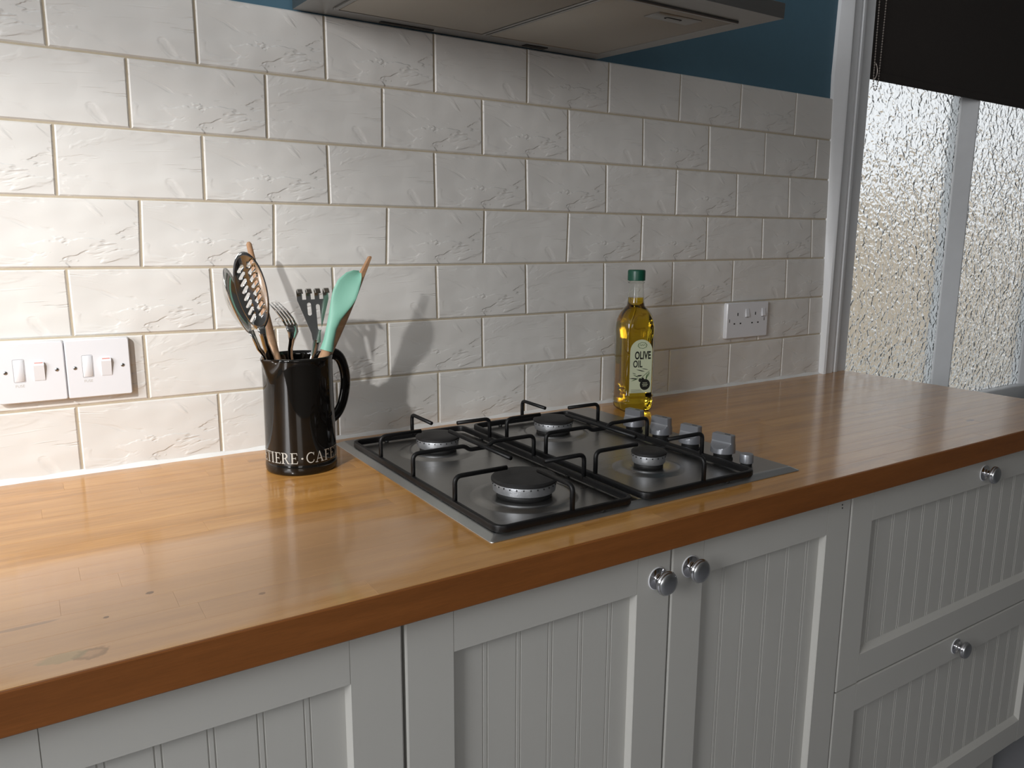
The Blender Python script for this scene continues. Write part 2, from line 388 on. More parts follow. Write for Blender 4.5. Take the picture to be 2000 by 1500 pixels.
JOINTS=[
  ( [-0.6053, -0.4023, -0.1993, 0.0037, 0.2037, 0.4073, 0.6103, 0.8124, 1.0165, 1.2205, 1.4174, 1.6168, 1.8198] ,
    [-0.6053, -0.4023, -0.1993, 0.0037, 0.2037, 0.4073, 0.6103, 0.8124, 1.0165, 1.2205, 1.4174, 1.6168, 1.8198] ),
  ( [-0.5056, -0.3026, -0.0996, 0.1034, 0.3059, 0.5084, 0.7107, 0.9128, 1.115, 1.3171, 1.5112, 1.7103, 1.9133] ,
    [-0.5069, -0.3039, -0.1009, 0.1021, 0.3043, 0.5065, 0.7116, 0.915, 1.1183, 1.3217, 1.5142, 1.7108, 1.9138] ),
  ( [-0.6077, -0.4047, -0.2017, 0.0013, 0.203, 0.4047, 0.6082, 0.811, 1.0158, 1.2206, 1.4189, 1.6101, 1.8131] ,
    [-0.611, -0.408, -0.205, -0.002, 0.201, 0.4052, 0.6094, 0.8137, 1.0179, 1.2221, 1.4233, 1.6163, 1.8193] ),
  ( [-0.5025, -0.2995, -0.0965, 0.1065, 0.3095, 0.5125, 0.7155, 0.9185, 1.1215, 1.3245, 1.5204, 1.7116, 1.9146] ,
    [-0.507, -0.304, -0.101, 0.102, 0.3052, 0.5084, 0.7128, 0.9157, 1.1215, 1.3273, 1.5253, 1.7203, 1.9233] ),
  ( [-0.6087, -0.4057, -0.2027, 0.0003, 0.2026, 0.4059, 0.6091, 0.8124, 1.0167, 1.2207, 1.4228, 1.622, 1.825] ,
    [-0.6083, -0.4053, -0.2023, 0.0007, 0.2037, 0.4073, 0.6109, 0.8149, 1.0194, 1.2226, 1.4247, 1.6269, 1.8299] ),
  ( [-0.5122, -0.3092, -0.1062, 0.0968, 0.3021, 0.5075, 0.7097, 0.9146, 1.1189, 1.3233, 1.525, 1.7266, 1.9296] ,
    [-0.5121, -0.3091, -0.1061, 0.0969, 0.3026, 0.5084, 0.7112, 0.9169, 1.1216, 1.3263, 1.5281, 1.7299, 1.9329] ),
  ( [-0.6135, -0.4105, -0.2075, -0.0045, 0.2021, 0.4065, 0.6109, 0.8131, 1.017, 1.2219, 1.426, 1.6282, 1.8312] ,
    [-0.6135, -0.4105, -0.2075, -0.0045, 0.2021, 0.4065, 0.6109, 0.8131, 1.017, 1.2219, 1.426, 1.6282, 1.8312] ),
]

def lz(line, x):
    L_ = LINES[line]
    if x <= GX[0]: return L_[0]
    if x >= GX[-1]: return L_[-1]
    for i in range(len(GX) - 1):
        if x <= GX[i + 1]:
            t = (x - GX[i]) / (GX[i + 1] - GX[i]); return L_[i] * (1 - t) + L_[i + 1] * t
G = 0.0013
for r, (jt, jb) in enumerate(JOINTS):
    for k in range(len(jt) - 1):
        xt0, xt1, xb0, xb1 = jt[k] + G, jt[k + 1] - G, jb[k] + G, jb[k + 1] - G
        XR = 1.7895
        if xt0 > XR - .006: continue
        xt1 = min(xt1, XR); xb1 = min(xb1, XR)
        def cz(line, x): return (ZC + .0015) if line == 7 else lz(line, x)
        tz = 0 if r == 0 else G; bz = G if r < 6 else 0
        q = [(xb0, cz(r + 1, xb0) + bz), (xb1, cz(r + 1, xb1) + bz), (xt1, cz(r, xt1) - tz), (xt0, cz(r, xt0) - tz)]
        cx = (q[0][0] + q[1][0]) / 2; czz = (q[0][1] + q[2][1]) / 2
        if xb1 >= XR - .001: cx = xb0 + .1
        bm = bmesh.new(); e = .0022
        lean = random.uniform(-.0004, .0004)
        out = [bm.verts.new((x - cx, .0026, z - czz)) for x, z in q]
        mid = [bm.verts.new((x - cx, -.0010, z - czz)) for x, z in q]
        inn = [bm.verts.new((x - cx + (e if i in (0, 3) else -e), -.0034 + lean, z - czz + (e if i < 2 else -e))) for i, (x, z) in enumerate(q)]
        for A, B in ((out, mid), (mid, inn)):
            for i in range(4): bm.faces.new((A[i], A[(i + 1) % 4], B[(i + 1) % 4], B[i]))
        bm.faces.new(inn); bm.faces.new(out[::-1])
        o = obj('tile', bm, M['tile_a'] if (k * 3 + r * 2) % 5 < 3 else M['tile_b'], wall, (cx, 0, czz))
# silicone bead along the worktop
bm = bmesh.new(); rings = []
for i in range(121):
    x = -.62 + i * (1.787 + .62) / 120; w = .0062 + .0012 * math.sin(i * 1.3) + random.uniform(-.0006, .0008)
    rings.append([(x, .0, ZC), (x, -w - .003, ZC), (x, -w * .55 - .003, ZC + w * .45), (x, -.003, ZC + w), (x, .0, ZC + w)])
loft(bm, rings)
tag(obj('trim_1', bm, M['silicone'], smooth=False), kind='structure'); sharp(D.objects['trim_1'], 60)
# painted architrave beside the window
bm = bmesh.new(); rings = []
for z, xl in ((RZ, 1.752), (1.87, 1.760), (1.69, 1.754), (1.30, 1.771), (1.09, 1.781), (.9102, 1.787)):
    rings.append([(xl, .004, z), (xl + .003, -.005, z), (1.7885, -.0195, z), (1.796, -.0210, z), (1.806, -.0165, z), (1.832, -.0155, z), (1.838, -.0085, z),
                  (1.846, -.0065, z), (1.848, -.0125, z), (1.858, -.0125, z), (1.866, -.0080, z), (1.905, -.0060, z), (1.911, -.0020, z), (1.9115, .060, z), (1.88, .060, z), (1.80, .060, z)])
loft(bm, rings)
a = tag(obj('trim_2', bm, M['trimwhite']), kind='structure'); sharp(a, 30)

# ------------------------------------------------------------------ window
win = tag(empty('window_1', (0, 0, 0)), kind='structure')
yg = .045
boxo('frame_rail', (1.912, 3.42, .012, .075, .700, .757), M['trimwhite'], win, .004)
boxo('frame_rail', (1.912, 3.42, .012, .075, 2.15, 2.25), M['trimwhite'], win, .004)
boxo('frame_stile', (1.906, 1.940, .025, .075, .757, 2.15), M['trimwhite'], win, .003)
def glazing_bar(x0, x1, yf):
    bm = bmesh.new()
    prism(bm, [(x0, yg), (x0 + .004, yg - .006), (x0 + (x1 - x0) * .56, yf), (x0 + (x1 - x0) * .62, yf), (x1 - .004, yg - .008), (x1, yg), (x1, yg + .03), (x0, yg + .03)],
          lambda a, b: (a, b, .757), lambda a, b: (a, b, 2.15))
    return obj('glazing_bar', bm, M['trimwhite'], win)
glazing_bar(2.447, 2.533, .010)
glazing_bar(3.035, 3.12, .010)
boxo('frame_stile', (3.34, 3.42, .025, .075, .757, 2.15), M['trimwhite'], win, .003)
boxo('lower_panel', (1.912, 3.42, .028, .070, .0, .700), M['trimwhite'], win)
for x0, x1 in ((1.940, 2.447), (2.533, 3.035), (3.12, 3.34)):
    boxo('pane', (x0, x1, yg - .002, yg + .003, .757, 2.15), M['pane'], win)
# what the glass blurs: a neighbouring wall across a paved yard
tag(boxo('yard_wall', (1.9, 9.5, 3.2, 3.4, -.3, 1.75), M['render'], None), label='cream rendered garden wall blurred behind the frosted window glass', cat='wall')
tag(boxo('paved_yard', (-3, 14, .15, 9.0, -.35, -.06), M['paving'], None), kind='structure')

# roller blind with its bead chain
bl = tag(empty('roller_blind', (2.66, .004, 1.70)), label='dark brown roller blind pulled halfway down over the frosted window', cat='blind')
bm = bmesh.new(); box(bm, 1.9125 - 2.66, 3.42 - 2.66, -.0012, 0, .016, .60); obj('fabric', bm, M['blind'], bl)
bm = bmesh.new(); box(bm, 1.9125 - 2.66, 3.42 - 2.66, -.005, .003, 0, .020, bev=.002); obj('bottom_bar', bm, M['blind'], bl)
bm = bmesh.new()
bmesh.ops.create_cone(bm, cap_ends=True, segments=20, radius1=.022, radius2=.022, depth=1.46, matrix=Matrix.Translation((.01, -.002, .60)) @ Matrix.Rotation(PI / 2, 4, 'Y'))
obj('roller_tube', bm, M['blind'], bl, smooth=True)
def bead_strand(pts):
    bm = bmesh.new()
    P = fillet(pts, .03, 8); d = 0; step = .0068; carry = 0
    for a, b in zip(P, P[1:]):
        L_ = (b - a).length; s = carry
        while s < L_:
            bmesh.ops.create_icosphere(bm, subdivisions=1, radius=.0022, matrix=Matrix.Translation(a.lerp(b, s / L_))); s += step
        carry = s - L_
    sweep(bm, [p for p in P], circ(.0006, 4))
    return bm
o = obj('bead_chain', bead_strand([(1.958 - 2.66, -.010, .60), (1.944 - 2.66, -.010, -.005), (1.937 - 2.66, -.010, -.030), (1.926 - 2.66, -.010, -.026), (1.921 - 2.66, -.010, -.0), (1.918 - 2.66, -.008, .60)]), M['bead'], bl, smooth=True)
bm = bmesh.new(); sweep(bm, fillet([(-.735, -.010, .04), (-.728, -.012, .028), (-.727, -.012, .010), (-.735, -.010, -.002)], .01, 5), circ(.0017, 6))
obj('chain_clip', bm, M['bead'], bl, smooth=True)

# ------------------------------------------------------------------ worktop of staves
wt = tag(empty('worktop', (.65, -.317, ZC)), label='orange-brown oiled wooden worktop running the length of the tiled wall', cat='worktop')
YF = -.6343; NR = 16; sw = (-YF - .004 - .0) / NR; x_start = -.95
for r in range(NR):
    y0 = YF + .004 + r * sw; x = x_start - random.uniform(0, .3); first = True
    while x < XE - .004:
        x2 = x + random.uniform(.26, .62)
        if XE - x2 < .12: x2 = XE
        xa = max(x, x_start)
        if x2 > xa + .01:
            bm = bmesh.new(); cx = (xa + x2) / 2; cy = y0 + sw / 2
            box(bm, xa - cx + .00003, x2 - cx - .00003, -sw / 2 + .00002, sw / 2 - .00002, -.040, random.uniform(-.00006, 0), bev=.00016)
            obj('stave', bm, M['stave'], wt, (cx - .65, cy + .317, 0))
        x = x2
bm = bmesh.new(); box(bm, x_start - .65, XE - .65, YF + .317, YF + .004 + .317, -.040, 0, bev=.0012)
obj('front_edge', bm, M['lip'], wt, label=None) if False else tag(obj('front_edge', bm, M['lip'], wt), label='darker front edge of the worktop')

# ------------------------------------------------------------------ cabinets
YD = -.6143; TH = .019; PZ = .862; STW = .0595; RW = .053
def knob_mesh():
    bm = bmesh.new()
    prof = [(.0, 0), (.0160, 0), (.0162, .0007), (.0150, .0014), (.0078, .0016), (.0066, .005), (.0066, .009), (.0085, .0125), (.0125, .0150),
            (.0160, .0158), (.0170, .0172), (.0170, .0195), (.0156, .0205), (.0154, .0212), (.0158, .0218), (.0140, .0240), (.0092, .0256), (.0, .0262)]
    lathe(bm, prof, 32)
    bmesh.ops.rotate(bm, verts=bm.verts, cent=(0, 0, 0), matrix=Matrix.Rotation(PI / 2, 3, 'X'))
    bmesh.ops.recalc_face_normals(bm, faces=bm.faces)
    me = D.meshes.new('knob'); bm.to_mesh(me); bm.free(); me.materials.append(M['chrome']); me.materials.append(M['satin']); me.materials.append(M['plastic'])
    for p in me.polygons:
        p.use_smooth = True
        if all(me.vertices[i].co.y < -.0216 for i in p.vertices): p.material_index = 1
        if all(me.vertices[i].co.y > -.0015 for i in p.vertices): p.material_index = 2
    return me
KM = knob_mesh()
def front(name, x0, x1, z0, z1, parent, grooves, knob, groove_w=.0062):
    """a framed front: grooved panel (the part) with stiles, rails and knob under it"""
    a0, a1, b0, b1 = x0 + STW, x1 - STW, z0 + RW, z1 - RW
    yp = YD + .0100
    # recessed panel with pairs of bead grooves
    prof = [(a0 - .012, yp)]
    for g in grooves:
        for c in (g, g + groove_w):
            prof += [(c - .0010, yp), (c - .0004, yp + .0013), (c + .0004, yp + .0013), (c + .0010, yp)]
    prof += [(a1 + .012, yp), (a1 + .012, YD + TH), (a0 - .012, YD + TH)]
    bm = bmesh.new(); prism(bm, prof, lambda a, b: (a - x0, b - YD, b0 - .012 - z0), lambda a, b: (a - x0, b - YD, b1 + .012 - z0))
    d = obj(name, bm, M['cab'], parent, (x0, YD, z0))
    def member(nm, poly_in):    # vertical/horizontal frame member with a moulded inner edge
        bm = bmesh.new(); poly_in(bm); o = obj(nm, bm, M['cab'], d); return o
    w, h = x1 - x0, z1 - z0
    c = .0022; g = .0006
    def stile(left):
        def f(bm):
            s = (lambda a: a) if left else (lambda a: w - a)
            P = [(0, TH), (0, c), (c * .3, c * .3), (c, 0), (STW - g, 0), (STW - g, .0006), (STW, .0012), (STW + .0030, .0100), (STW + .0030, TH)]
            prism(bm, P, lambda a, b: (s(a), b, 0.0), lambda a, b: (s(a), b, h))
        return f
    def rail(bottom):
        def f(bm):
            s = (lambda a: a) if bottom else (lambda a: h - a)
            P = [(0, TH), (0, c), (c * .3, c * .3), (c, 0), (RW - .0008, 0), (RW, .0010), (RW + (.0080 if bottom else .0015), .0100), (RW + (.0080 if bottom else .0015), TH)]
            prism(bm, P, lambda a, b: (STW + .0002, b, s(a)), lambda a, b: (w - STW - .0002, b, s(a)))
        return f
    member('stile', stile(True)); member('stile', stile(False)); member('rail', rail(True)); member('rail', rail(False))
    if knob:
        k = link('knob', KM, None, d, (knob[0] - x0, 0, knob[1] - z0)); k['label'] = 'chrome round knob'
    return d
GP = .0470
def carcass(par, x0, x1):
    bm = bmesh.new()
    for b in ((x0, x0 + .016, -.595, -.02, .15, .870), (x1 - .016, x1, -.595, -.02, .15, .870), (x0, x1, -.595, -.02, .15, .166), (x0 + .016, x1 - .016, -.03, -.02, .166, .87), (x0 + .016, x1 - .016, -.594, -.50, .852, .8695)):
        box(bm, *b)
    obj('carcass', bm, M['carcass'], par)
    boxo('plinth', (x0, x1, -.560, -.542, 0, .149), M['cab'], par)
def cab(name, x0, x1, label):
    return tag(empty(name, (0, 0, 0)), label=label, cat='cabinet')
c1 = cab('base_cabinet', -.55, .2531, 'cream base cabinet at the left end, only its beaded door corner in view')
carcass(c1, -.55, .2531)
front('door', -.1420, .2520, .155, PZ, c1, [.1457 - GP * k - (0.0 if k else 0) for k in (4, 3, 2, 1, 0)], None)
front('door', -.5400, -.1450, .155, PZ, c1, [-.2480 - GP * k for k in (4, 3, 2, 1, 0)], (-.175, .83))
c2 = cab('base_cabinet', .2531, 1.0457, 'cream double-door base cabinet directly under the hob, beaded panels, paired knobs')
carcass(c2, .2537, 1.0451)
front('door', .2556, .6468, .155, PZ, c2, [.3585, .4055, .4525, .4995, .5475], (.6225, .8240))
front('door', .6498, 1.0442, .155, PZ, c2, [.7600, .8065, .8550, .9010, .9485], (.6835, .8270))
c3 = cab('drawer_cabinet', 1.0457, 1.80, 'cream drawer cabinet at the right end with two deep beaded drawers')
carcass(c3, 1.0463, 1.818)
front('drawer', 1.0475, 1.812, .5135, PZ, c3, [1.1355 + GP * k for k in range(13)], (1.4620, .8360))
front('drawer', 1.0475, 1.812, .1560, .5105, c3, [1.1549 - GP + GP * k for k in range(14)], (1.4320, .4855))
for p in c3.children:      # plinth stops short on this unit
    if p.name.startswith('plinth'):
        for v in p.data.vertices:
            if v.co.x > 1.7: v.co.x = 1.785
bm = bmesh.new()
for dz in (0, -.0055):
    bmesh.ops.create_cone(bm, cap_ends=True, segments=8, radius1=.0013, radius2=.0013, depth=.0006, matrix=Matrix.Translation((1.020 + (.0007 if dz else 0), YD - .0002, .8535 + dz)) @ Matrix.Rotation(PI / 2, 4, 'X'))
obj('screw_hole', bm, M['dark'], c2)

# ------------------------------------------------------------------ extractor hood
hd = tag(empty('extractor_hood', (0, -.004, 1.6340)), label='brushed steel extractor hood on the blue wall above the hob', cat='extractor hood')
hd.rotation_euler = (math.radians(3.15), 0, 0)
HX0, HX1, HY = .3545, .981, -.466
bm = bmesh.new()
rings = [[(HX0, 0, .0), (HX1, 0, .0), (HX1, HY, .0), (HX0, HY, .0)],
         [(HX0, 0, .022), (HX1, 0, .022), (HX1, HY, .022), (HX0, HY, .022)],
         [(HX0 + .02, 0, .030), (HX1 - .02, 0, .030), (HX1 - .02, HY + .02, .030), (HX0 + .02, HY + .02, .030)],
         [(.56, 0, .20), (.78, 0, .20), (.78, -.22, .20), (.56, -.22, .20)], [(.56, 0, .80), (.78, 0, .80), (.78, -.22, .80), (.56, -.22, .80)]]
loft(bm, rings); canopy = obj('canopy', bm, M['hood'], hd)
bm = bmesh.new()     # raised lip round the filters
lipy0, lipy1 = -.060, -.402
for b in ((.403, .944, lipy0, lipy0 + .007, -.0035, .0005), (.403, .944, lipy1 - .007, lipy1, -.0035, .0005), (.403, .410, lipy1, lipy0, -.0035, .0005), (.937, .944, lipy1, lipy0, -.0035, .0005),
          (.6745, .6795, lipy1, lipy0, -.0045, .0005), (.6835, .6885, lipy1, lipy0, -.0045, .0005)):
    box(bm, *b, bev=.0008)
obj('filter_surround', bm, M['hood'], hd)
for (x0, x1) in ((.4115, .6735), (.6895, .9355)):
    f = boxo('grease_filter', (x0, x1, lipy1 + .0015, lipy0 - .0015, -.0030, .0005), M['mesh'], hd, .0006)
    cx = (x0 + x1) / 2 + .03
    h = boxo('latch', (cx - .045, cx + .045, -.385, -.348, -.0042, -.0028), M['hood'], f, .0008)
    bm = bmesh.new(); ys = -.366
    prism(bm, [(cx + a, ys + b) for a, b in rrect(.034, .010, .0045, 4)], lambda a, b: (a, b, -.0046), lambda a, b: (a, b, -.0040)); obj('latch_slot', bm, M['dark'], f)
    bm = bmesh.new()
    prism(bm, [(cx + a, ys + b) for a, b in rrect(.027, .005, .0022, 3)], lambda a, b: (a, b, -.0052), lambda a, b: (a, b, -.0044)); obj('latch_tab', bm, M['hood'], f)
for b in ((.50, .60, -.020, -.010), (.79, .84, -.028, -.012)): boxo('vent_slot', b + (-.0012, .0003), M['dark'], hd)

# ------------------------------------------------------------------ wall sockets
def text_on_wall(bm, txt, size, cx, cz, y, bold=0):
    text_mesh(bm, txt, size, lambda a, b: (cx + a, y, cz + b), bold)
def plate(bm, w, h, t):
    loft(bm, [[(a, 0, b) for a, b in rrect(w, h, .003)], [(a, -t * .72, b) for a, b in rrect(w, h, .003)], [(a, -t, b) for a, b in rrect(w - .0035, h - .0035, .002)]])
def screw(par, x, z, y):
    bm = bmesh.new(); lathe(bm, [(0, 0), (.0027, 0), (.0027, .0006), (.0020, .0011), (0, .0012)], 14)
    bmesh.ops.rotate(bm, verts=bm.verts, cent=(0, 0, 0), matrix=Matrix.Rotation(PI / 2, 3, 'X'))
    s = obj('screw', bm, M['satin'], par, (x, y, z), smooth=True)
    bm = bmesh.new(); prism(bm, rrect(.0046, .0008, .0002, 1), lambda a, b: (a * .7 - b * .7, -.00125, a * .7 + b * .7), lambda a, b: (a * .7 - b * .7, -.0009, a * .7 + b * .7))
    obj('screw_slot', bm, M['dark'], s)
def fused(xc, zc, label):
    t = tag(empty('fused_switch', (xc, -.0034, zc)), label=label, cat='switch', group='fused switches on the tiled wall')
    bm = bmesh.new(); plate(bm, .0870, .0885, .0125); p = obj('plate', bm, M['plastic'], t); sharp(p, 30)
    y = -.0125
    f = boxo('fuse_holder', (-.0215, -.0085, y - .0009, y + .001, -.0125, .0195), M['plastic'], t, .0008)
    bm = bmesh.new(); sweep(bm, [(a - .015, y - .00005, b + .0035) for a, b in rrect(.0145, .0335, .0015)], circ(.00028, 4), closed=True, up=(0, 1, 0)); obj('fuse_joint', bm, M['joint'], f)
    bm = bmesh.new()     # rocker, pressed at the bottom and standing out at the top
    prism(bm, [(y + .001, -.012), (y - .0008, -.012), (y - .0052, .0105), (y - .0036, .0145), (y + .001, .0145)], lambda a, b: (.0030, a, b), lambda a, b: (.0165, a, b))
    rk = obj('rocker', bm, M['plastic'], t)
    bm = bmesh.new(); prism(bm, [(y - .0040, .0134), (y - .0043, .0136), (y - .0038, .0149), (y - .0030, .0149)], lambda a, b: (.0045, a, b), lambda a, b: (.0150, a, b)); obj('red_mark', bm, M['red'], rk)
    screw(t, -.0320, .002, y); screw(t, .0320, .002, y)
    bm = bmesh.new(); text_on_wall(bm, 'FUSE', .0055, -.0155, -.0205, y - .0001); obj('lettering', bm, M['letter'], t)
    return t
fused(.0300, 1.0745, 'right-hand white fused switch plate on the lit tiles, nearer the jug')
fused(-.0575, 1.0745, 'left-hand white fused switch plate on the lit tiles, at the photo edge')
t = tag(empty('double_socket', (1.4740, -.0034, 1.0757)), label='white double power socket with two rockers on the tiles near the window', cat='socket')
bm = bmesh.new(); plate(bm, .1500, .0885, .0105); sharp(obj('plate', bm, M['plastic'], t), 30)
y = -.0105
for i, xo in enumerate((-.0370, .0275)):
    bm = bmesh.new()
    box(bm, xo - .0016, xo + .0016, y - .0002, y + .002, .0115, .0190)
    for sx in (-.0110, .0110): box(bm, xo + sx - .0026, xo + sx + .0026, y - .0002, y + .002, -.0094, -.0060)
    obj('pin_hole', bm, M['dark'], t)
for xo in (-.0035, .0565):
    bm = bmesh.new(); prism(bm, [(y + .001, .028), (y - .0008, .028), (y - .0038, .009), (y - .0030, .0075), (y + .001, .0075)], lambda a, b: (xo - .0055, a, b), lambda a, b: (xo + .0055, a, b))
    rk = obj('rocker', bm, M['plastic'], t)
    bm = bmesh.new(); box(bm, xo - .006, xo + .006, y - .0003, y + .001, .0062, .0076); obj('rocker_gap', bm, M['dark'], rk)
for xo in (-.0655, .0610): 
    bm = bmesh.new(); box(bm, xo - .0009, xo + .0009, y - .0003, y + .001, -.004, .004); obj('screw_slot', bm, M['dark'], t)

# ------------------------------------------------------------------ gas hob
hx0, hx1, hy0, hy1 = .3870, .9590, -.0355, -.5760
hob = tag(empty('gas_hob', ((hx0 + hx1) / 2, (hy0 + hy1) / 2, ZC)), label='stainless steel four-burner gas hob set into the worktop under the hood', cat='hob')
HC = Vector(hob.location)
def hl(x, y, z=0.0): return (x - HC.x, y - HC.y, z)
w, h = hx1 - hx0, hy0 - hy1
WX0, WX1, WY0, WY1 = .4020, .8640, -.0800, -.5605        # pressed well
bm = bmesh.new()
def rr(w_, h_, r_, z, cx=0, cy=0): return [(a + cx, b + cy, z) for a, b in rrect(w_, h_, r_, 5)]
wcx, wcy = (WX0 + WX1) / 2 - HC.x, (WY0 + WY1) / 2 - HC.y; ww, wh = WX1 - WX0, WY0 - WY1
loft(bm, [rr(w, h, .0045, .0002), rr(w - .0004, h - .0004, .0045, .0012), rr(w - .020, h - .020, .004, .0060), rr(w - .024, h - .024, .004, .0066)] , cap=False)
last = [v for v in bm.verts][-24:]
# flat top around the well, stepping down into it
inner = [bm.verts.new(p) for p in rr(ww, wh, .008, .0066, wcx, wcy)]
step = [bm.verts.new(p) for p in rr(ww - .006, wh - .006, .006, .0048, wcx, wcy)]
for A, B in ((last, inner), (inner, step)):
    for k in range(24): bm.faces.new((A[k], A[(k + 1) % 24], B[(k + 1) % 24], B[k]))
bm.faces.new(step); bm.faces.new(bm.verts[:24]) if False else None
bm.faces.ensure_lookup_table()
hp = obj('hob_plate', bm, M['rim'], hob, smooth=True); hp.data.materials.append(M['hob'])
for p in hp.data.polygons:
    if len(p.vertices) > 4 or max(hp.data.vertices[i].co.z for i in p.vertices) < .0066 and min(hp.data.vertices[i].co.z for i in p.vertices) > .0045 and all(abs(hp.data.vertices[i].co.x) < w / 2 - .0105 for i in p.vertices) and all(hp.data.vertices[i].co.y > -h / 2 + .0125 for i in p.vertices): p.material_index = 1
sharp(hp, 6)
# pressed ring mounds, burners
ZW = .0048
def burner(x, y, rc, name):
    b0 = bmesh.new()
    rm = rc + .030
    lathe(b0, [(rm, 0), (rm - .003, .0002), (rm - .009, .0030), (rm - .013, .0042), (rm - .018, .0046), (rm - .023, .0038), (rc * .80, .0014), (rc * .6, .0010), (0, .0010)], 48)
    ring = obj('burner_dish', b0, M['hob'], hob, hl(x, y, ZW), smooth=True)
    rb = rc - .0015
    b0 = bmesh.new(); lathe(b0, [(0, 0), (rb * .86, 0), (rb * .86, .009), (rb * .60, .0105)], 40); nk = obj('burner_neck', b0, M['black'], ring, (0, 0, .001), smooth=True)
    b0 = bmesh.new(); lathe(b0, [(rb * .55, .0085), (rb * .93, .0085), (rb * .97, .0100), (rb * .99, .0195), (rb * .97, .0225), (rb * .5, .0225)], 48); sharp(obj('flame_ring', b0, M['alu'], ring, (0, 0, .001)), 40)
    n = max(18, int(rc * 620)); b0 = bmesh.new()
    for k in range(n):
        a = 2 * PI * k / n
        r_ = bmesh.ops.create_cube(b0, size=1, matrix=Matrix.Rotation(a, 4, 'Z') @ Matrix.Translation((rb * .983, 0, .0200)) @ Matrix.Diagonal((.002, .0016, .0018, 1)))
    obj('flame_port', b0, M['dark'], ring, (0, 0, .001))
    b0 = bmesh.new(); lathe(b0, [(0, .0222), (rc - .002, .0222), (rc, .0236), (rc, .0262), (rc - .0022, .0282), (rc * .6, .0288), (0, .0290)], 48); sharp(obj('burner_cap', b0, M['cap'], ring, (0, 0, .001)), 40)
burner(.5110, -.4590, .0468, 'FL'); burner(.5140, -.1880, .0375, 'BL'); burner(.7540, -.4480, .0280, 'FR'); burner(.7540, -.1880, .0375, 'BR')
# cast pan supports: frame loop + eight fingers each
def grate(x0, x1, bx, label):
    g = tag(empty('pan_support', ((x0 + x1) / 2, -.3285, ZC)), label=label, cat='pan support')
    c = Vector(g.location)
    def P(x, y, z): return (x - c.x, y - c.y, z)
    yb, yf = -.0850, -.5720; zf = .0118
    bm = bmesh.new()
    loop = [P(a + (x0 + x1) / 2, b + (yb + yf) / 2, zf) for a, b in rrect(x1 - x0 - .006, yb - yf - .006, .014, 5)]
    sweep(bm, loop, rrect(.0068, .0100, .0022, 2), closed=True)
    sharp(obj('frame', bm, M['enamel'], g), 40)
    zt = .0495; sec = circ(.0034, 8)
    def bar(pts, nm='finger'):
        bm = bmesh.new(); sweep(bm, fillet([P(*p) for p in pts], .010, 5), sec); obj(nm, bm, M['enamel'], g, smooth=True)
    xl, xr = x0 + .0035, x1 - .0035; ybk, yfr = yb - .0035, yf + .0035
    bar([(bx, ybk, zf), (bx, ybk, zt), (bx, ybk - .078, zt - .0005)])
    bar([(bx, yfr, zf), (bx, yfr, zt), (bx, yfr + .078, zt - .0005)])
    bar([(xl, -.2080, zf), (xl, -.2080, zt), (bx - .040, -.2080, zt)])
    bar([(xr, -.1890, zf), (xr, -.1890, zt), (bx + .038, -.1890, zt)])
    bar([(xl, -.4570, zf), (xl, -.4570, zt), (bx - .030, -.4570, zt)])
    bar([(xr, -.4600, zf), (xr, -.4600, zt), (bx + .032, -.4600, zt)])
    bar([(xl, -.3280, zf), (xl, -.3280, zt), (bx - .025, -.3280, zt), (bx - .016, -.3280, zt - .007), (bx + .016, -.3280, zt - .007), (bx + .025, -.3280, zt), (xr, -.3280, zt), (xr, -.3280, zf)], 'cross_bar')
    bar([(bx, -.2330, zt - .0002), (bx, -.4200, zt - .0002)], 'cross_bar')
    for px, py in ((xl, -.42), (xl, -.16), (xr, -.42), (xr, -.16), (bx + .05, yfr), (bx - .05, ybk)):
        bm = bmesh.new(); lathe(bm, [(0, 0), (.0036, 0), (.0040, .0034), (0, .0034)], 10); obj('rubber_foot', bm, M['black'], g, P(px, py, ZW + .0001), smooth=True)
grate(.3985, .6190, .5130, 'left black enamel pan support over the two burners nearest the jug')
grate(.6360, .8625, .7500, 'right black enamel pan support over the two burners beside the knobs')
# control knobs
def control(x, y):
    bm = bmesh.new(); lathe(bm, [(0, 0), (.0165, 0), (.0165, .0025), (.0150, .0035), (.0150, .013), (0, .013)], 28)
    k = obj('control_knob', bm, M['black'], hob, hl(x, y, .0066)); sharp(k, 40)
    # silver body: a cylinder scooped on both sides into a blade grip
    bm = bmesh.new(); n = 56; prof = []
    R0, z0, z1, zs = .0203, .0120, .0410, .0190
    for i in range(33):
        t_ = i / 32; prof.append((R0 - .0016 * t_, z0 + (z1 - z0) * t_))
    prof = [(.0150, z0)] + prof + [(R0 - .0030, z1 + .0012)]
    rings = []
    for (r_, z) in prof:
        ring = []
        s = max(0.0, (z - zs) / (z1 - zs)); hw = .0215 if s <= 0 else .0062 + .0150 * (1 - min(1, s * 1.9)) ** 1.7
        for q in range(n):
            a = 2 * PI * q / n; xx, yy = r_ * math.cos(a), r_ * math.sin(a)
            xx = max(-hw, min(hw, xx)); ring.append((xx, yy, z))
        rings.append(ring)
    bmm = bm; loft(bmm, rings)
    gbody = obj('grip', bm, M['knob'], k); sharp(gbody, 28); gbody['label'] = 'silver grip'; gbody.rotation_euler = (0, 0, math.radians(9))
    bm = bmesh.new(); box(bm, -.0008, .0008, -.012, -.002, z1 + .0011, z1 + .0016); o = obj('pointer_mark', bm, M['ink'], k); o.rotation_euler = (0, 0, math.radians(9))
for y in (-.2600, -.3320, -.4050, -.4780): control(.8890, y)
bm = bmesh.new(); lathe(bm, [(0, 0), (.0090, 0), (.0090, .0045), (0, .0045)], 20); ig = obj('ignition_button', bm, M['black'], hob, hl(.8930, -.5240, .0066)); sharp(ig, 40)
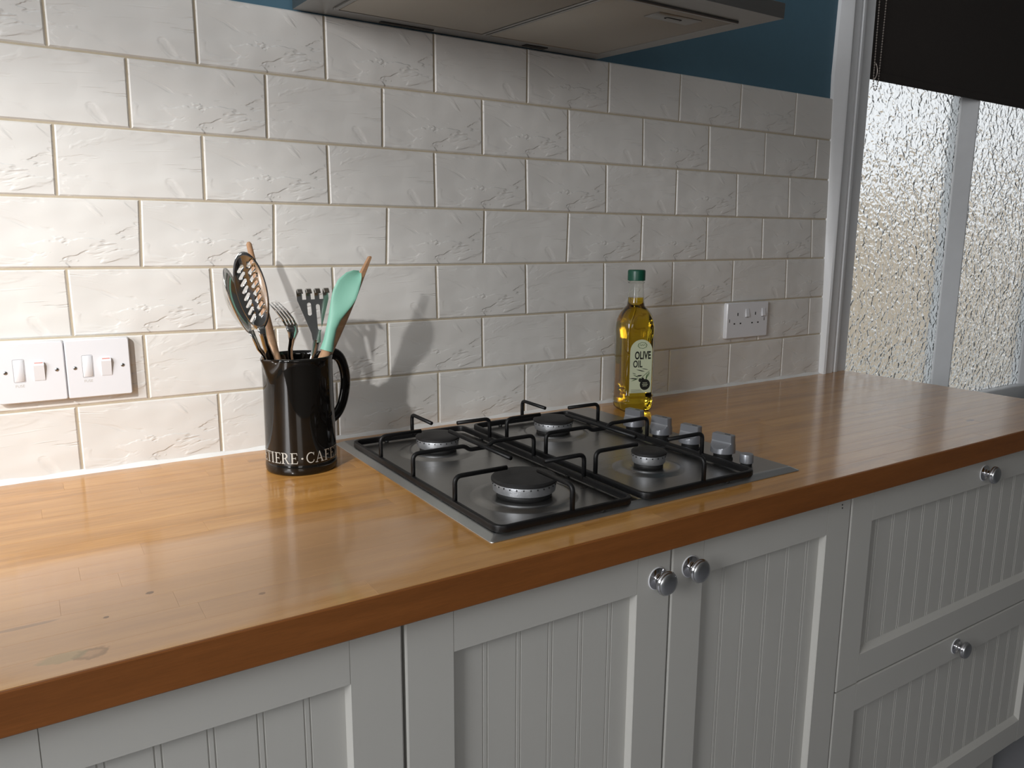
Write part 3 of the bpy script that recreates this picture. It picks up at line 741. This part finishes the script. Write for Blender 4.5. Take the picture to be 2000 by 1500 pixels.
bm = bmesh.new(); lathe(bm, [(0, .0045), (.0108, .0045), (.0106, .0165), (.0098, .0185), (0, .0190)], 28); o = obj('button_cap', bm, M['knob'], ig); sharp(o, 35); o['label'] = 'silver cap'

# ------------------------------------------------------------------ black jug
JX, JY = .2950, -.1400
vd = Vector((JX + .0607, JY + 1.3228, 0)).normalized(); rt = Vector((vd.y, -vd.x, 0))
def jdir(deg): a = math.radians(deg); return (-vd * math.cos(a) + rt * math.sin(a))
def ang(v): return math.atan2(v.y, v.x)
jug = tag(empty('jug', (JX, JY, ZC)), label='glossy black ceramic jug with cream lettering holding the kitchen utensils', cat='jug')
sa = ang(jdir(-54)); JH = .1805
def jug_mod(r, z, a, k):
    d = (a - sa + PI) % (2 * PI) - PI
    f = max(0.0, (z - .140) / (JH - .140)); f = min(1, f)
    wdt = .06 + .40 * f
    return (r + .0125 * f ** 1.25 * max(0, 1 - abs(d) / wdt) ** 1.15 - .0016 * f * math.exp(-((abs(d) - wdt * 1.05) / .10) ** 2)) * .945
prof = [(0, .006), (.0500, .006), (.0530, .0), (.0572, .0004), (.0585, .003), (.0588, .010), (.0580, .0150), (.0576, .0162), (.0578, .0175)]
prof += [(.0578 - .0012 * min(1, t / 10), .0175 + (JH - .0235) * t / 14) for t in range(1, 15)]
prof += [(.0573, JH - .003), (.0568, JH - .0006), (.0550, JH), (.0532, JH - .0012), (.0524, JH - .006)]
prof += [(.0522, JH - .006 - (JH - .020) * t / 14) for t in range(1, 15)]
prof += [(.045, .0105), (0, .010)]
bm = bmesh.new(); lathe(bm, prof, 112, mod=jug_mod); sharp(obj('jug_body', bm, M['glazeblack'], jug), 60)
hv = jdir(124); hz = Vector((0, 0, 1))
pts = [hv * .047 + hz * .168, hv * .063 + hz * .176, hv * .080 + hz * .168, hv * .0895 + hz * .145, hv * .0905 + hz * .120, hv * .083 + hz * .092, hv * .070 + hz * .074, hv * .0515 + hz * .066]
P = []
for i in range(len(pts) - 1):
    p0, p1, p2, p3 = pts[max(i - 1, 0)], pts[i], pts[i + 1], pts[min(i + 2, len(pts) - 1)]
    for s in range(5):
        t = s / 5; P.append(.5 * ((2 * p1) + (p2 - p0) * t + (2 * p0 - 5 * p1 + 4 * p2 - p3) * t * t + (3 * p1 - p0 - 3 * p2 + p3) * t ** 3))
P.append(pts[-1])
bm = bmesh.new(); sweep(bm, P, [(.0095 * math.cos(2 * PI * k / 14), .0050 * math.sin(2 * PI * k / 14)) for k in range(14)], up=tuple(jdir(34)))
obj('handle', bm, M['glazeblack'], jug, smooth=True)
# serif capitals built from strokes (unit cap height 1)
def arc(cx, cy, rx, ry, a0, a1, w0, w1, n=14):
    """variable-width bowl"""
    out = []
    for i in range(n):
        def pt(t, s):
            a = math.radians(a0 + (a1 - a0) * t); wv = (w0 + (w1 - w0) * math.sin(PI * t)) / 2 * s
            return (cx + (rx + wv) * math.cos(a), cy + (ry + wv) * math.sin(a))
        t0, t1 = i / n, (i + 1) / n
        out.append([pt(t0, -1), pt(t0, 1), pt(t1, 1), pt(t1, -1)])
    return out
def rct(x0, y0, x1, y1): return [(x0, y0), (x1, y0), (x1, y1), (x0, y1)]
TK, TN = .13, .055
GL = {
 'E': [rct(.10, 0, .23, 1), rct(0, 0, .62, TN), rct(0, 1 - TN, .60, 1), rct(.23, .49, .48, .49 + TN), [(.57, TN), (.62, 0), (.66, .24), (.62, .24)], [(.56, 1 - TN), (.60, 1), (.62, .78), (.58, .78)], rct(.46, .40, .49, .62)],
 'F': [rct(.10, 0, .23, 1), rct(0, 0, .34, TN), rct(0, 1 - TN, .60, 1), rct(.23, .49, .46, .49 + TN), [(.56, 1 - TN), (.60, 1), (.62, .78), (.58, .78)], rct(.44, .40, .47, .62)],
 'T': [rct(.28, 0, .41, 1), rct(.17, 0, .52, TN), rct(0, 1 - TN, .69, 1), [(0, 1), (.04, 1 - TN), (.02, .76), (-.02, .76)], [(.69, 1), (.65, 1 - TN), (.67, .76), (.71, .76)]],
 'I': [rct(.10, 0, .23, 1), rct(0, 0, .33, TN), rct(0, 1 - TN, .33, 1)],
 'R': [rct(.10, 0, .23, 1), rct(0, 0, .34, TN), rct(0, 1 - TN, .30, 1), rct(.23, .47, .34, .47 + TN), [(.33, .50), (.45, .50), (.74, 0), (.60, 0)], rct(.60, 0, .80, TN)] + arc(.30, .735, .235, .235, -90, 90, TN, .15),
 'A': [[(.06, 0), (.11, 0), (.385, .93), (.345, .95)], [(.34, 1), (.42, 1), (.74, 0), (.60, 0)], rct(-.03, 0, .22, TN), rct(.52, 0, .84, TN), rct(.18, .30, .58, .30 + TN)],
 'C': arc(.42, .5, .36, .46, 48, 312, TN, .105, 20) + [[(.64, .80), (.68, .98), (.71, .98), (.69, .66)], [(.64, .20), (.68, .12), (.72, .30), (.68, .30)]],
}
bm = bmesh.new(); RT = .0577 * .945 + .0005; HL = .0172; zb = .0195
def put(ch, deg):
    polys = GL[ch]; xs = [p[0] for q in polys for p in q]; cx = (min(xs) + max(xs)) / 2
    for q in polys:
        # subdivide wide strokes so they follow the curve
        segs = [q]
        vs = []
        for (x, y_) in q:
            a = math.radians(deg) + (x - cx) * HL / RT; d = -vd * math.cos(a) + rt * math.sin(a)
            vs.append(bm.verts.new((d.x * RT, d.y * RT, zb + y_ * HL)))
        bm.faces.new(vs)
for ch, dg in zip('CAFETIERE', (13.5, 29.5, 44, 57, 69.5, 79.5, 90, 103.5, 117.5)): put(ch, dg)
for ch, dg in zip('CAFETIERE', (-115, -101, -87, -74.5, -61.5, -51, -40, -26, -12)): put(ch, dg)
for dg in (.8, 129.5, -127):
    vs = []
    for k in range(10):
        a = math.radians(dg) + .0016 / RT * math.cos(2 * PI * k / 10); d = -vd * math.cos(a) + rt * math.sin(a)
        vs.append(bm.verts.new((d.x * RT, d.y * RT, zb + .0080 + .0016 * math.sin(2 * PI * k / 10))))
    bm.faces.new(vs)
obj('lettering', bm, M['letter'], jug, recalc=False)

# ------------------------------------------------------------------ utensils standing in the jug
def frame(p0, p1, face):
    """origin p0, a along the tool, b across, n towards `face`"""
    a = (Vector(p1) - Vector(p0)).normalized(); n = Vector(face); n = (n - a * n.dot(a)).normalized(); b = n.cross(a).normalized()
    return a, b, n
def strip(bm, pts, widths, thick, a, b, n):
    """flat bar given by (s, off) along a and n"""
    rings = []
    for (p, w_) in zip(pts, widths):
        c = Vector(p); t2 = thick / 2
        rings.append([c + b * w_ / 2 + n * t2 * .2, c + b * w_ * .3 + n * t2, c - b * w_ * .3 + n * t2, c - b * w_ / 2 + n * t2 * .2,
                      c - b * w_ / 2 - n * t2 * .2, c - b * w_ * .3 - n * t2, c + b * w_ * .3 - n * t2, c + b * w_ / 2 - n * t2 * .2])
    loft(bm, rings)
def bowl(bm, c, a, b, n, La, Wb, depth, th=.0012, nr=9, na=44, egg=.12):
    """shallow egg-shaped dish with thickness, opening towards n"""
    def pt(rho, phi, off):
        w_ = Wb * (1 - egg * math.cos(phi))
        return c + a * (La * rho * math.cos(phi)) + b * (w_ * rho * math.sin(phi)) - n * (depth * (1 - rho * rho) + off)
    for off, fl in ((0, False), (th, True)):
        ctr = bm.verts.new(pt(0, 0, off)); rings = []
        for i in range(1, nr + 1): rings.append([bm.verts.new(pt(i / nr, 2 * PI * k / na, off)) for k in range(na)])
        for k in range(na):
            f = (ctr, rings[0][k], rings[0][(k + 1) % na]); bm.faces.new(f if not fl else f[::-1])
        for A, B in zip(rings, rings[1:]):
            for k in range(na): bm.faces.new((A[k], B[k], B[(k + 1) % na], A[(k + 1) % na]))
        if not fl: top = rings[-1]
        else:
            for k in range(na): bm.faces.new((top[k], rings[-1][k], rings[-1][(k + 1) % na], top[(k + 1) % na]))
def V(*a): return Vector(a)
def utensil(name, label, base):
    return tag(empty(name, base), label=label, cat='utensil')
def rel(o, bm):
    bmesh.ops.translate(bm, verts=bm.verts, vec=-Vector(o.location)); return bm
FLOOR_Z = ZC + .012
def path_to(p, q, n=5): return [Vector(p).lerp(Vector(q), i / n) for i in range(n + 1)]

# solid serving spoon (leftmost)
base = V(.318, -.118, FLOOR_Z); rim = V(.2455, -.1440, 1.0940); neck = V(.2350, -.1510, 1.1050); ctr = V(.2020, -.1790, 1.1790)
u = utensil('serving_spoon', 'polished steel solid serving spoon, leftmost of the utensils in the jug', base)
a, b, n = frame(neck, ctr, (.86, -.42, .18)); bm = bmesh.new()
bowl(bm, ctr, a, b, n, .0540, .0290, .014, egg=-.10); obj('bowl', rel(u, bm), M['steel'], u, smooth=True)
a2, b2, n2 = frame(base, neck, (.3, -1, 0)); bm = bmesh.new()
tip = ctr - a * .0540
strip(bm, path_to(base, rim) + [neck, (neck + tip) / 2, tip + a * .002], [.011] * 5 + [.009, .0075, .0075, .009], .0024, a2, b2, n2); obj('handle', rel(u, bm), M['steel'], u, smooth=True)

# slotted spoon
base = V(.300, -.100, FLOOR_Z); neck = V(.2425, -.1600, 1.1120); ctr = V(.2205, -.1860, 1.1930)
u = utensil('slotted_spoon', 'polished steel slotted spoon with diagonal slots, left side of the jug', base)
a, b, n = frame(V(.2350, -.172, 1.135), ctr, (-.12, -.96, .15)); bm = bmesh.new()
bowl(bm, ctr, a, b, n, .0600, .0218, .008, egg=-.06)
hb = obj('bowl', rel(u, bm), M['steel'], u, smooth=True)
hb.parent = None; hb.location = u.location
cutters = []
for row in (-1, 1):
    for k in range(-4, 5):
        s = k * .0108 + row * .0030; off = row * .0074
        if (s / .050) ** 2 + (off / .021) ** 2 > .92: continue
        cb = bmesh.new(); L2 = .0135
        dirv = V(.50, 0, .86); dirv = (dirv - n * dirv.dot(n)).normalized(); nn = n; cc = ctr + a * s + b * off - n * .008; sd = dirv.cross(nn)
        sec_ = rrect(.0044, L2, .0020, 2)
        prism(cb, sec_, lambda p, q_: cc + sd * p + dirv * q_ + nn * .025, lambda p, q_: cc + sd * p + dirv * q_ - nn * .025)
        cutters.append(obj('cutter', cb, None))
cut(hb, cutters); hb.parent = u; hb.location = (0, 0, 0)
a2, b2, n2 = frame(base, neck, (.1, -1, 0)); bm = bmesh.new(); tip = ctr - a * .0585
strip(bm, path_to(base, V(.2500, -.1560, 1.0920)) + [neck, (neck + tip) / 2, tip + a * .003], [.013] * 5 + [.012, .010, .010, .013], .0024, a2, b2, n2); obj('handle', rel(u, bm), M['steel'], u, smooth=True)

# wooden spoon handle between them
base = V(.283, -.172, FLOOR_Z); top = V(.2505, -.0620, 1.2600)
u = utensil('wooden_spoon', 'wooden spoon stood head down behind the slotted spoon, rounded handle end up', base)
P = path_to(base, top, 12); bm = bmesh.new()
sweep(bm, P + [top + (top - base).normalized() * .003], circ(.0068, 14), scale=[1.25, 1.25, 1.22, 1.2, 1.18, 1.15, 1.1, 1.05, .98, .90, .80, .70, .62, .35]); obj('handle', rel(u, bm), M['woodhandle'], u, smooth=True)
u2c = P[1]; a, b, n = frame(base, top, (0, -1, 0)); bm = bmesh.new(); bowl(bm, base + a * .034 + n * .004, a, b, n, .028, .018, .006, th=.004); obj('bowl', rel(u, bm), M['woodhandle'], u, smooth=True)

# serving fork
base = V(.312, -.105, FLOOR_Z); 
u = utensil('serving_fork', 'polished steel serving fork with curved prongs beside the wooden spoon', base)
pth = path_to(base, V(.2870, -.1330, 1.0880), 5) + [V(.2865, -.1350, 1.100), V(.2890, -.1370, 1.1130), V(.2905, -.1400, 1.1260), V(.2880, -.1400, 1.1380)]
a, b, n = frame(V(.2870, -.133, 1.09), V(.2900, -.137, 1.13), (.35, -.9, .2)); bm = bmesh.new()
strip(bm, pth, [.010] * 6 + [.009, .011, .020, .023], .0030, a, b, n); obj('handle', rel(u, bm), M['steel'], u, smooth=True)
bm = bmesh.new()
for i, o_ in enumerate((-.0095, -.0032, .0032, .0095)):
    p = V(.2875, -.1400, 1.1375) + b * o_
    q = [p, p + V(-.0050, -.0015, .010), p + V(-.0130, .0005, .0220), p + V(-.0235, .0050, .0350)]
    sweep(bm, q, circ(.0017, 6), scale=[1.1, 1.0, .9, .35])
obj('prongs', rel(u, bm), M['steel'], u, smooth=True)

# pasta server with four turned-over teeth
base = V(.290, -.115, FLOOR_Z)
u = utensil('pasta_server', 'polished steel slotted server with four hooked teeth, middle of the jug', base)
bm = bmesh.new(); a, b, n = V(.01, .20, 1).normalized(), V(.985, -.17, 0).normalized(), None
b = (b - a * b.dot(a)).normalized(); n = b.cross(a).normalized()
if n.y > 0: n = -n
c0 = V(.3355, -.1150, 1.1080)
poly = [(-.0060, -.004), (.0060, -.004), (.0075, .012), (.0250, .066), (.0250, .079), (.0165, .079), (.0165, .066), (.0105, .066), (.0105, .079), (.0030, .079), (.0030, .066), (-.0030, .066), (-.0030, .079), (-.0105, .079), (-.0105, .066), (-.0165, .066), (-.0165, .079), (-.0250, .079), (-.0250, .066), (-.0075, .012)]
prism(bm, poly, lambda p, q_: c0 + b * p + a * q_ + n * .0008, lambda p, q_: c0 + b * p + a * q_ - n * .0008)
hb = obj('head', bm, M['steel'], None)
cutters = []
for o_, y0_, y1_ in ((-.0068, .040, .061), (.0068, .016, .058), (.0, .014, .014)):
    if y1_ - y0_ < .01: continue
    cb = bmesh.new(); prism(cb, [(o_ + p, (y0_ + y1_) / 2 + q_) for p, q_ in rrect(.0062, y1_ - y0_, .003, 3)], lambda p, q_: c0 + b * p + a * q_ + n * .01, lambda p, q_: c0 + b * p + a * q_ - n * .01); cutters.append(obj('cutter', cb, None))
cut(hb, cutters)
for v in hb.data.vertices: v.co -= Vector(base)
hb.parent = u
bm = bmesh.new()
for o_ in (-.0208, -.0068, .0068, .0208):
    p = c0 + b * o_ + a * .078
    sweep(bm, fillet([p, p + a * .004, p + n * .010 + a * .0045, p + n * .016 - a * .004], .004, 4), rrect(.0085, .0016, .0006, 1), up=tuple(n))
obj('teeth', rel(u, bm), M['steel'], u, smooth=False)
bm = bmesh.new(); a2, b2, n2 = frame(base, c0, (.1, -1, 0)); strip(bm, path_to(base, c0, 5), [.010] * 5 + [.012], .0024, a2, b2, n2); obj('handle', rel(u, bm), M['steel'], u, smooth=True)

# long wooden spoon on the right
base = V(.2520, -.1500, FLOOR_Z); top = V(.4250, -.1270, 1.2390)
u = utensil('wooden_spatula', 'long flat wooden spatula leaning right behind the mint spoon', base)
bm = bmesh.new(); a, b, n = frame(base, top, (.1, -1, .2)); P = path_to(base, top, 10)
strip(bm, P + [top + a * .002], [.016, .017, .018, .019, .020, .019, .0185, .018, .016, .011, .0065, .003], .009, a, b, n); sharp(obj('blade', rel(u, bm), M['woodhandle'], u), 30)

# mint silicone spoon
base = V(.285, -.170, FLOOR_Z)
u = utensil('silicone_spoon', 'mint green silicone spoon with a wooden handle, right side of the jug', base)
jn = V(.3385, -.1558, 1.1020); a = V(.42, .0, .90).normalized()
bm = bmesh.new(); sweep(bm, path_to(base, jn, 5), circ(.0080, 12)); obj('handle', rel(u, bm), M['woodhandle'], u, smooth=True)
ctrl = [(V(.3370, -.1560, 1.0960), .0104, .0100), (V(.3380, -.1560, 1.0990), .0100, .0094), (V(.3415, -.1555, 1.1109), .0084, .0068), (V(.3468, -.1550, 1.1309), .0082, .0058), (V(.3530, -.1545, 1.1468), .0102, .0052),
        (V(.3590, -.1540, 1.1586), .0136, .0050), (V(.3652, -.1540, 1.1705), .0172, .0050), (V(.3708, -.1540, 1.1824), .0192, .0048), (V(.3775, -.1540, 1.1965), .0182, .0044), (V(.3860, -.1535, 1.2070), .0142, .0040), (V(.3930, -.1530, 1.2130), .0090, .0034), (V(.3975, -.1525, 1.2165), .0028, .0018)]
bm = bmesh.new(); rings = []; dv = V(-.75, -.30, .42)
for i, (c, w_, t_) in enumerate(ctrl):
    tg = (ctrl[min(i + 1, 11)][0] - ctrl[max(i - 1, 0)][0]).normalized(); nf = V(-.35, -.92, .12); nf = (nf - tg * nf.dot(tg)).normalized(); bb = nf.cross(tg).normalized()
    k = min(1, max(0, (i - 4) / 3)); ring = []
    for q in range(18):
        al = 2 * PI * q / 18; x_, y_ = math.cos(al) * w_, math.sin(al) * t_
        ring.append(c + bb * x_ + nf * (y_ + k * .006 * ((x_ / w_) ** 2 - .5)))
    rings.append(ring)
loft(bm, rings); sharp(obj('spoon_head', rel(u, bm), M['mint'], u), 60)

# ------------------------------------------------------------------ olive oil bottle
BX, BY = 1.0370, -.0860
bt = tag(empty('oil_bottle', (BX, BY, ZC), math.radians(-17)), label='tall clear bottle of golden olive oil with a green cap behind the hob', cat='bottle')
def bsec(hw, k, z, n=40):
    """super-ellipse section: k = 2 round, bigger is squarer"""
    out = []
    for i in range(n):
        a = 2 * PI * i / n + PI / n; c_, s_ = math.cos(a), math.sin(a)
        r_ = hw / ((abs(c_) ** k + abs(s_) ** k) ** (1 / k)); out.append((r_ * c_, r_ * s_, z))
    return out
BP = [(.024, 3, .0015), (.0325, 4.2, .0008), (.0370, 4.6, .006), (.0385, 5, .016), (.0388, 5, .026), (.0372, 5, .030), (.0388, 5, .034), (.0372, 5.2, .038), (.0368, 5.2, .060), (.0368, 5.2, .145), (.0370, 5, .160),
      (.0385, 4.4, .170), (.0390, 3.8, .182), (.0375, 3.1, .196), (.0330, 2.5, .208), (.0268, 2.2, .217), (.0205, 2.0, .224), (.0178, 2, .232), (.0170, 2, .245), (.0155, 2, .262), (.0150, 2, .270), (.0168, 2, .2715), (.0168, 2, .2740), (.0150, 2, .2755), (.0148, 2, .290)]
BP = [(a_ * .955 if z_ < .228 else a_, b_, z_) for a_, b_, z_ in BP]
bm = bmesh.new(); rings = [bsec(*s) for s in BP]
inner = [bsec(hw - .0008, k, max(z, .0024)) for hw, k, z in BP]
loft(bm, rings + inner[::-1])
obj('bottle_shell', bm, M['pet'], bt, smooth=True)
bm = bmesh.new(); OL = [s for s in BP if s[2] <= .2405]
orings = [bsec(hw - .0012, k, max(z, .0028)) for hw, k, z in OL] + [bsec(.0160, 2, .2415)]
loft(bm, orings); obj('oil', bm, M['oil'], bt, smooth=True); sharp(D.objects['oil'], 50)
bm = bmesh.new(); lathe(bm, [(0, .2990), (.0165, .2990), (.0180, .2975), (.0184, .2960), (.0184, .2770), (.0176, .2765), (0, .2765)][::-1], 60, mod=lambda r, z, a, k: r - (.0004 if (k % 2 and r > .0178) else 0))
sharp(obj('cap', bm, M['green'], bt), 40)
bm = bmesh.new(); lathe(bm, [(.0150, .2752), (.0176, .2752), (.0176, .2725), (.0160, .2722)], 32); obj('cap_ring', bm, M['pet'], bt, smooth=True)
# front label (arched top) with its print
LW, LZ0, LZ1 = .0250, .0425, .1560; yl = -.0368
poly = [(-LW, LZ0 + .001), (-LW + .001, LZ0), (LW - .001, LZ0), (LW, LZ0 + .001), (LW, LZ1 - .024)]
for k in range(1, 12):
    a_ = PI * k / 12; poly.append((LW * math.cos(a_), LZ1 - .024 + .024 * math.sin(a_)))
poly.append((-LW, LZ1 - .024))
bm = bmesh.new(); prism(bm, poly, lambda p, q_: (p, yl, q_), lambda p, q_: (p, yl + .0006, q_)); lab = obj('front_label', bm, M['label'], bt)
bm = bmesh.new(); yt = yl - .00015
text_mesh(bm, 'OLIVE', .0185, lambda p, q_: (.0035 + p * .74, yt, .1150 + q_ * 1.22), .0006)
text_mesh(bm, 'OIL', .0185, lambda p, q_: (-.0075 + p * .74, yt, .0975 + q_ * 1.12), .0004)
def leaf(bm, x, z, dx, dz, w_):
    l = math.hypot(dx, dz); nx, nz_ = -dz / l * w_, dx / l * w_
    bm.faces.new([bm.verts.new(p) for p in ((x, yt, z), (x + dx * .35 + nx, yt, z + dz * .35 + nz_), (x + dx * .7 + nx * .7, yt, z + dz * .7 + nz_ * .7), (x + dx, yt, z + dz), (x + dx * .6 - nx, yt, z + dz * .6 - nz_), (x + dx * .25 - nx * .8, yt, z + dz * .25 - nz_ * .8))])
for l in ((.018, .0915, -.018, .0035, .0007), (.010, .0875, -.021, .0055, .0010), (.004, .0800, -.014, -.0015, .0016), (-.006, .0730, -.020, .0012, .0012), (-.010, .0825, -.010, .0035, .0006)): leaf(bm, *l)
def disc(bm, x, z, r_, sx=1): bm.faces.new([bm.verts.new((x + r_ * sx * math.cos(2 * PI * k / 20), yt, z + r_ * math.sin(2 * PI * k / 20))) for k in range(20)])
disc(bm, -.0010, .0700, .0042, .8); disc(bm, .0050, .0715, .0040, .8); disc(bm, .0105, .0600, .0118)
for i, wv in enumerate((.024, .026, .030)):
    for k in range(int(wv / .0022)): x0 = -.0205 + k * .0022; bm.faces.new([bm.verts.new(p) for p in ((x0, yt, .0490 - i * .0027), (x0 + .0015, yt, .0490 - i * .0027), (x0 + .0015, yt, .0499 - i * .0027), (x0, yt, .0499 - i * .0027))])
obj('black_print', bm, M['ink'], lab, recalc=False)
bm = bmesh.new()
for l in ((.024, .0925, -.030, -.024, .0006), (.016, .0840, -.004, -.016, .0016), (.020, .0880, -.003, -.012, .0010), (-.004, .0740, -.018, -.0060, .0009), (-.004, .0750, -.014, .0075, .0008)): leaf(bm, *l)
# seal at the top: wavy oval ring and a short scribble inside
ro = [];
for k in range(32):
    a_ = 2 * PI * k / 32; w_ = 1 + .05 * math.sin(8 * a_); ro.append(((.0105 * w_) * math.cos(a_) + .002, (.0066 * w_) * math.sin(a_) + .1435))
for k in range(32):
    p, q_ = ro[k], ro[(k + 1) % 32]; s_ = .86
    def inn_(p): return ((p[0] - .002) * s_ + .002, (p[1] - .1435) * s_ + .1435)
    pi_, qi_ = inn_(p), inn_(q_)
    bm.faces.new([bm.verts.new((v[0], yt, v[1])) for v in (p, q_, qi_, pi_)])
sq = [(-.0055 + .0022 * k, .1435 + (.0016 if k % 2 else -.0014)) for k in range(7)]
for p, q_ in zip(sq, sq[1:]): bm.faces.new([bm.verts.new((v[0] + .001, yt, v[1] + d_)) for v, d_ in ((p, 0), (q_, 0), (q_, .0012), (p, .0012))])
obj('green_print', bm, M['leafink'], lab, recalc=False)
bm = bmesh.new()
for i in range(3):
    for k in range(5 - (i != 1)): x0 = .0045 + k * .0026 + (.001 if i != 1 else 0); bm.faces.new([bm.verts.new((p[0], yt - .0001, p[1])) for p in ((x0, .0628 - i * .0032), (x0 + .0018, .0628 - i * .0032), (x0 + .0018, .0642 - i * .0032), (x0, .0642 - i * .0032))])
obj('badge_print', bm, M['label'], lab, recalc=False)
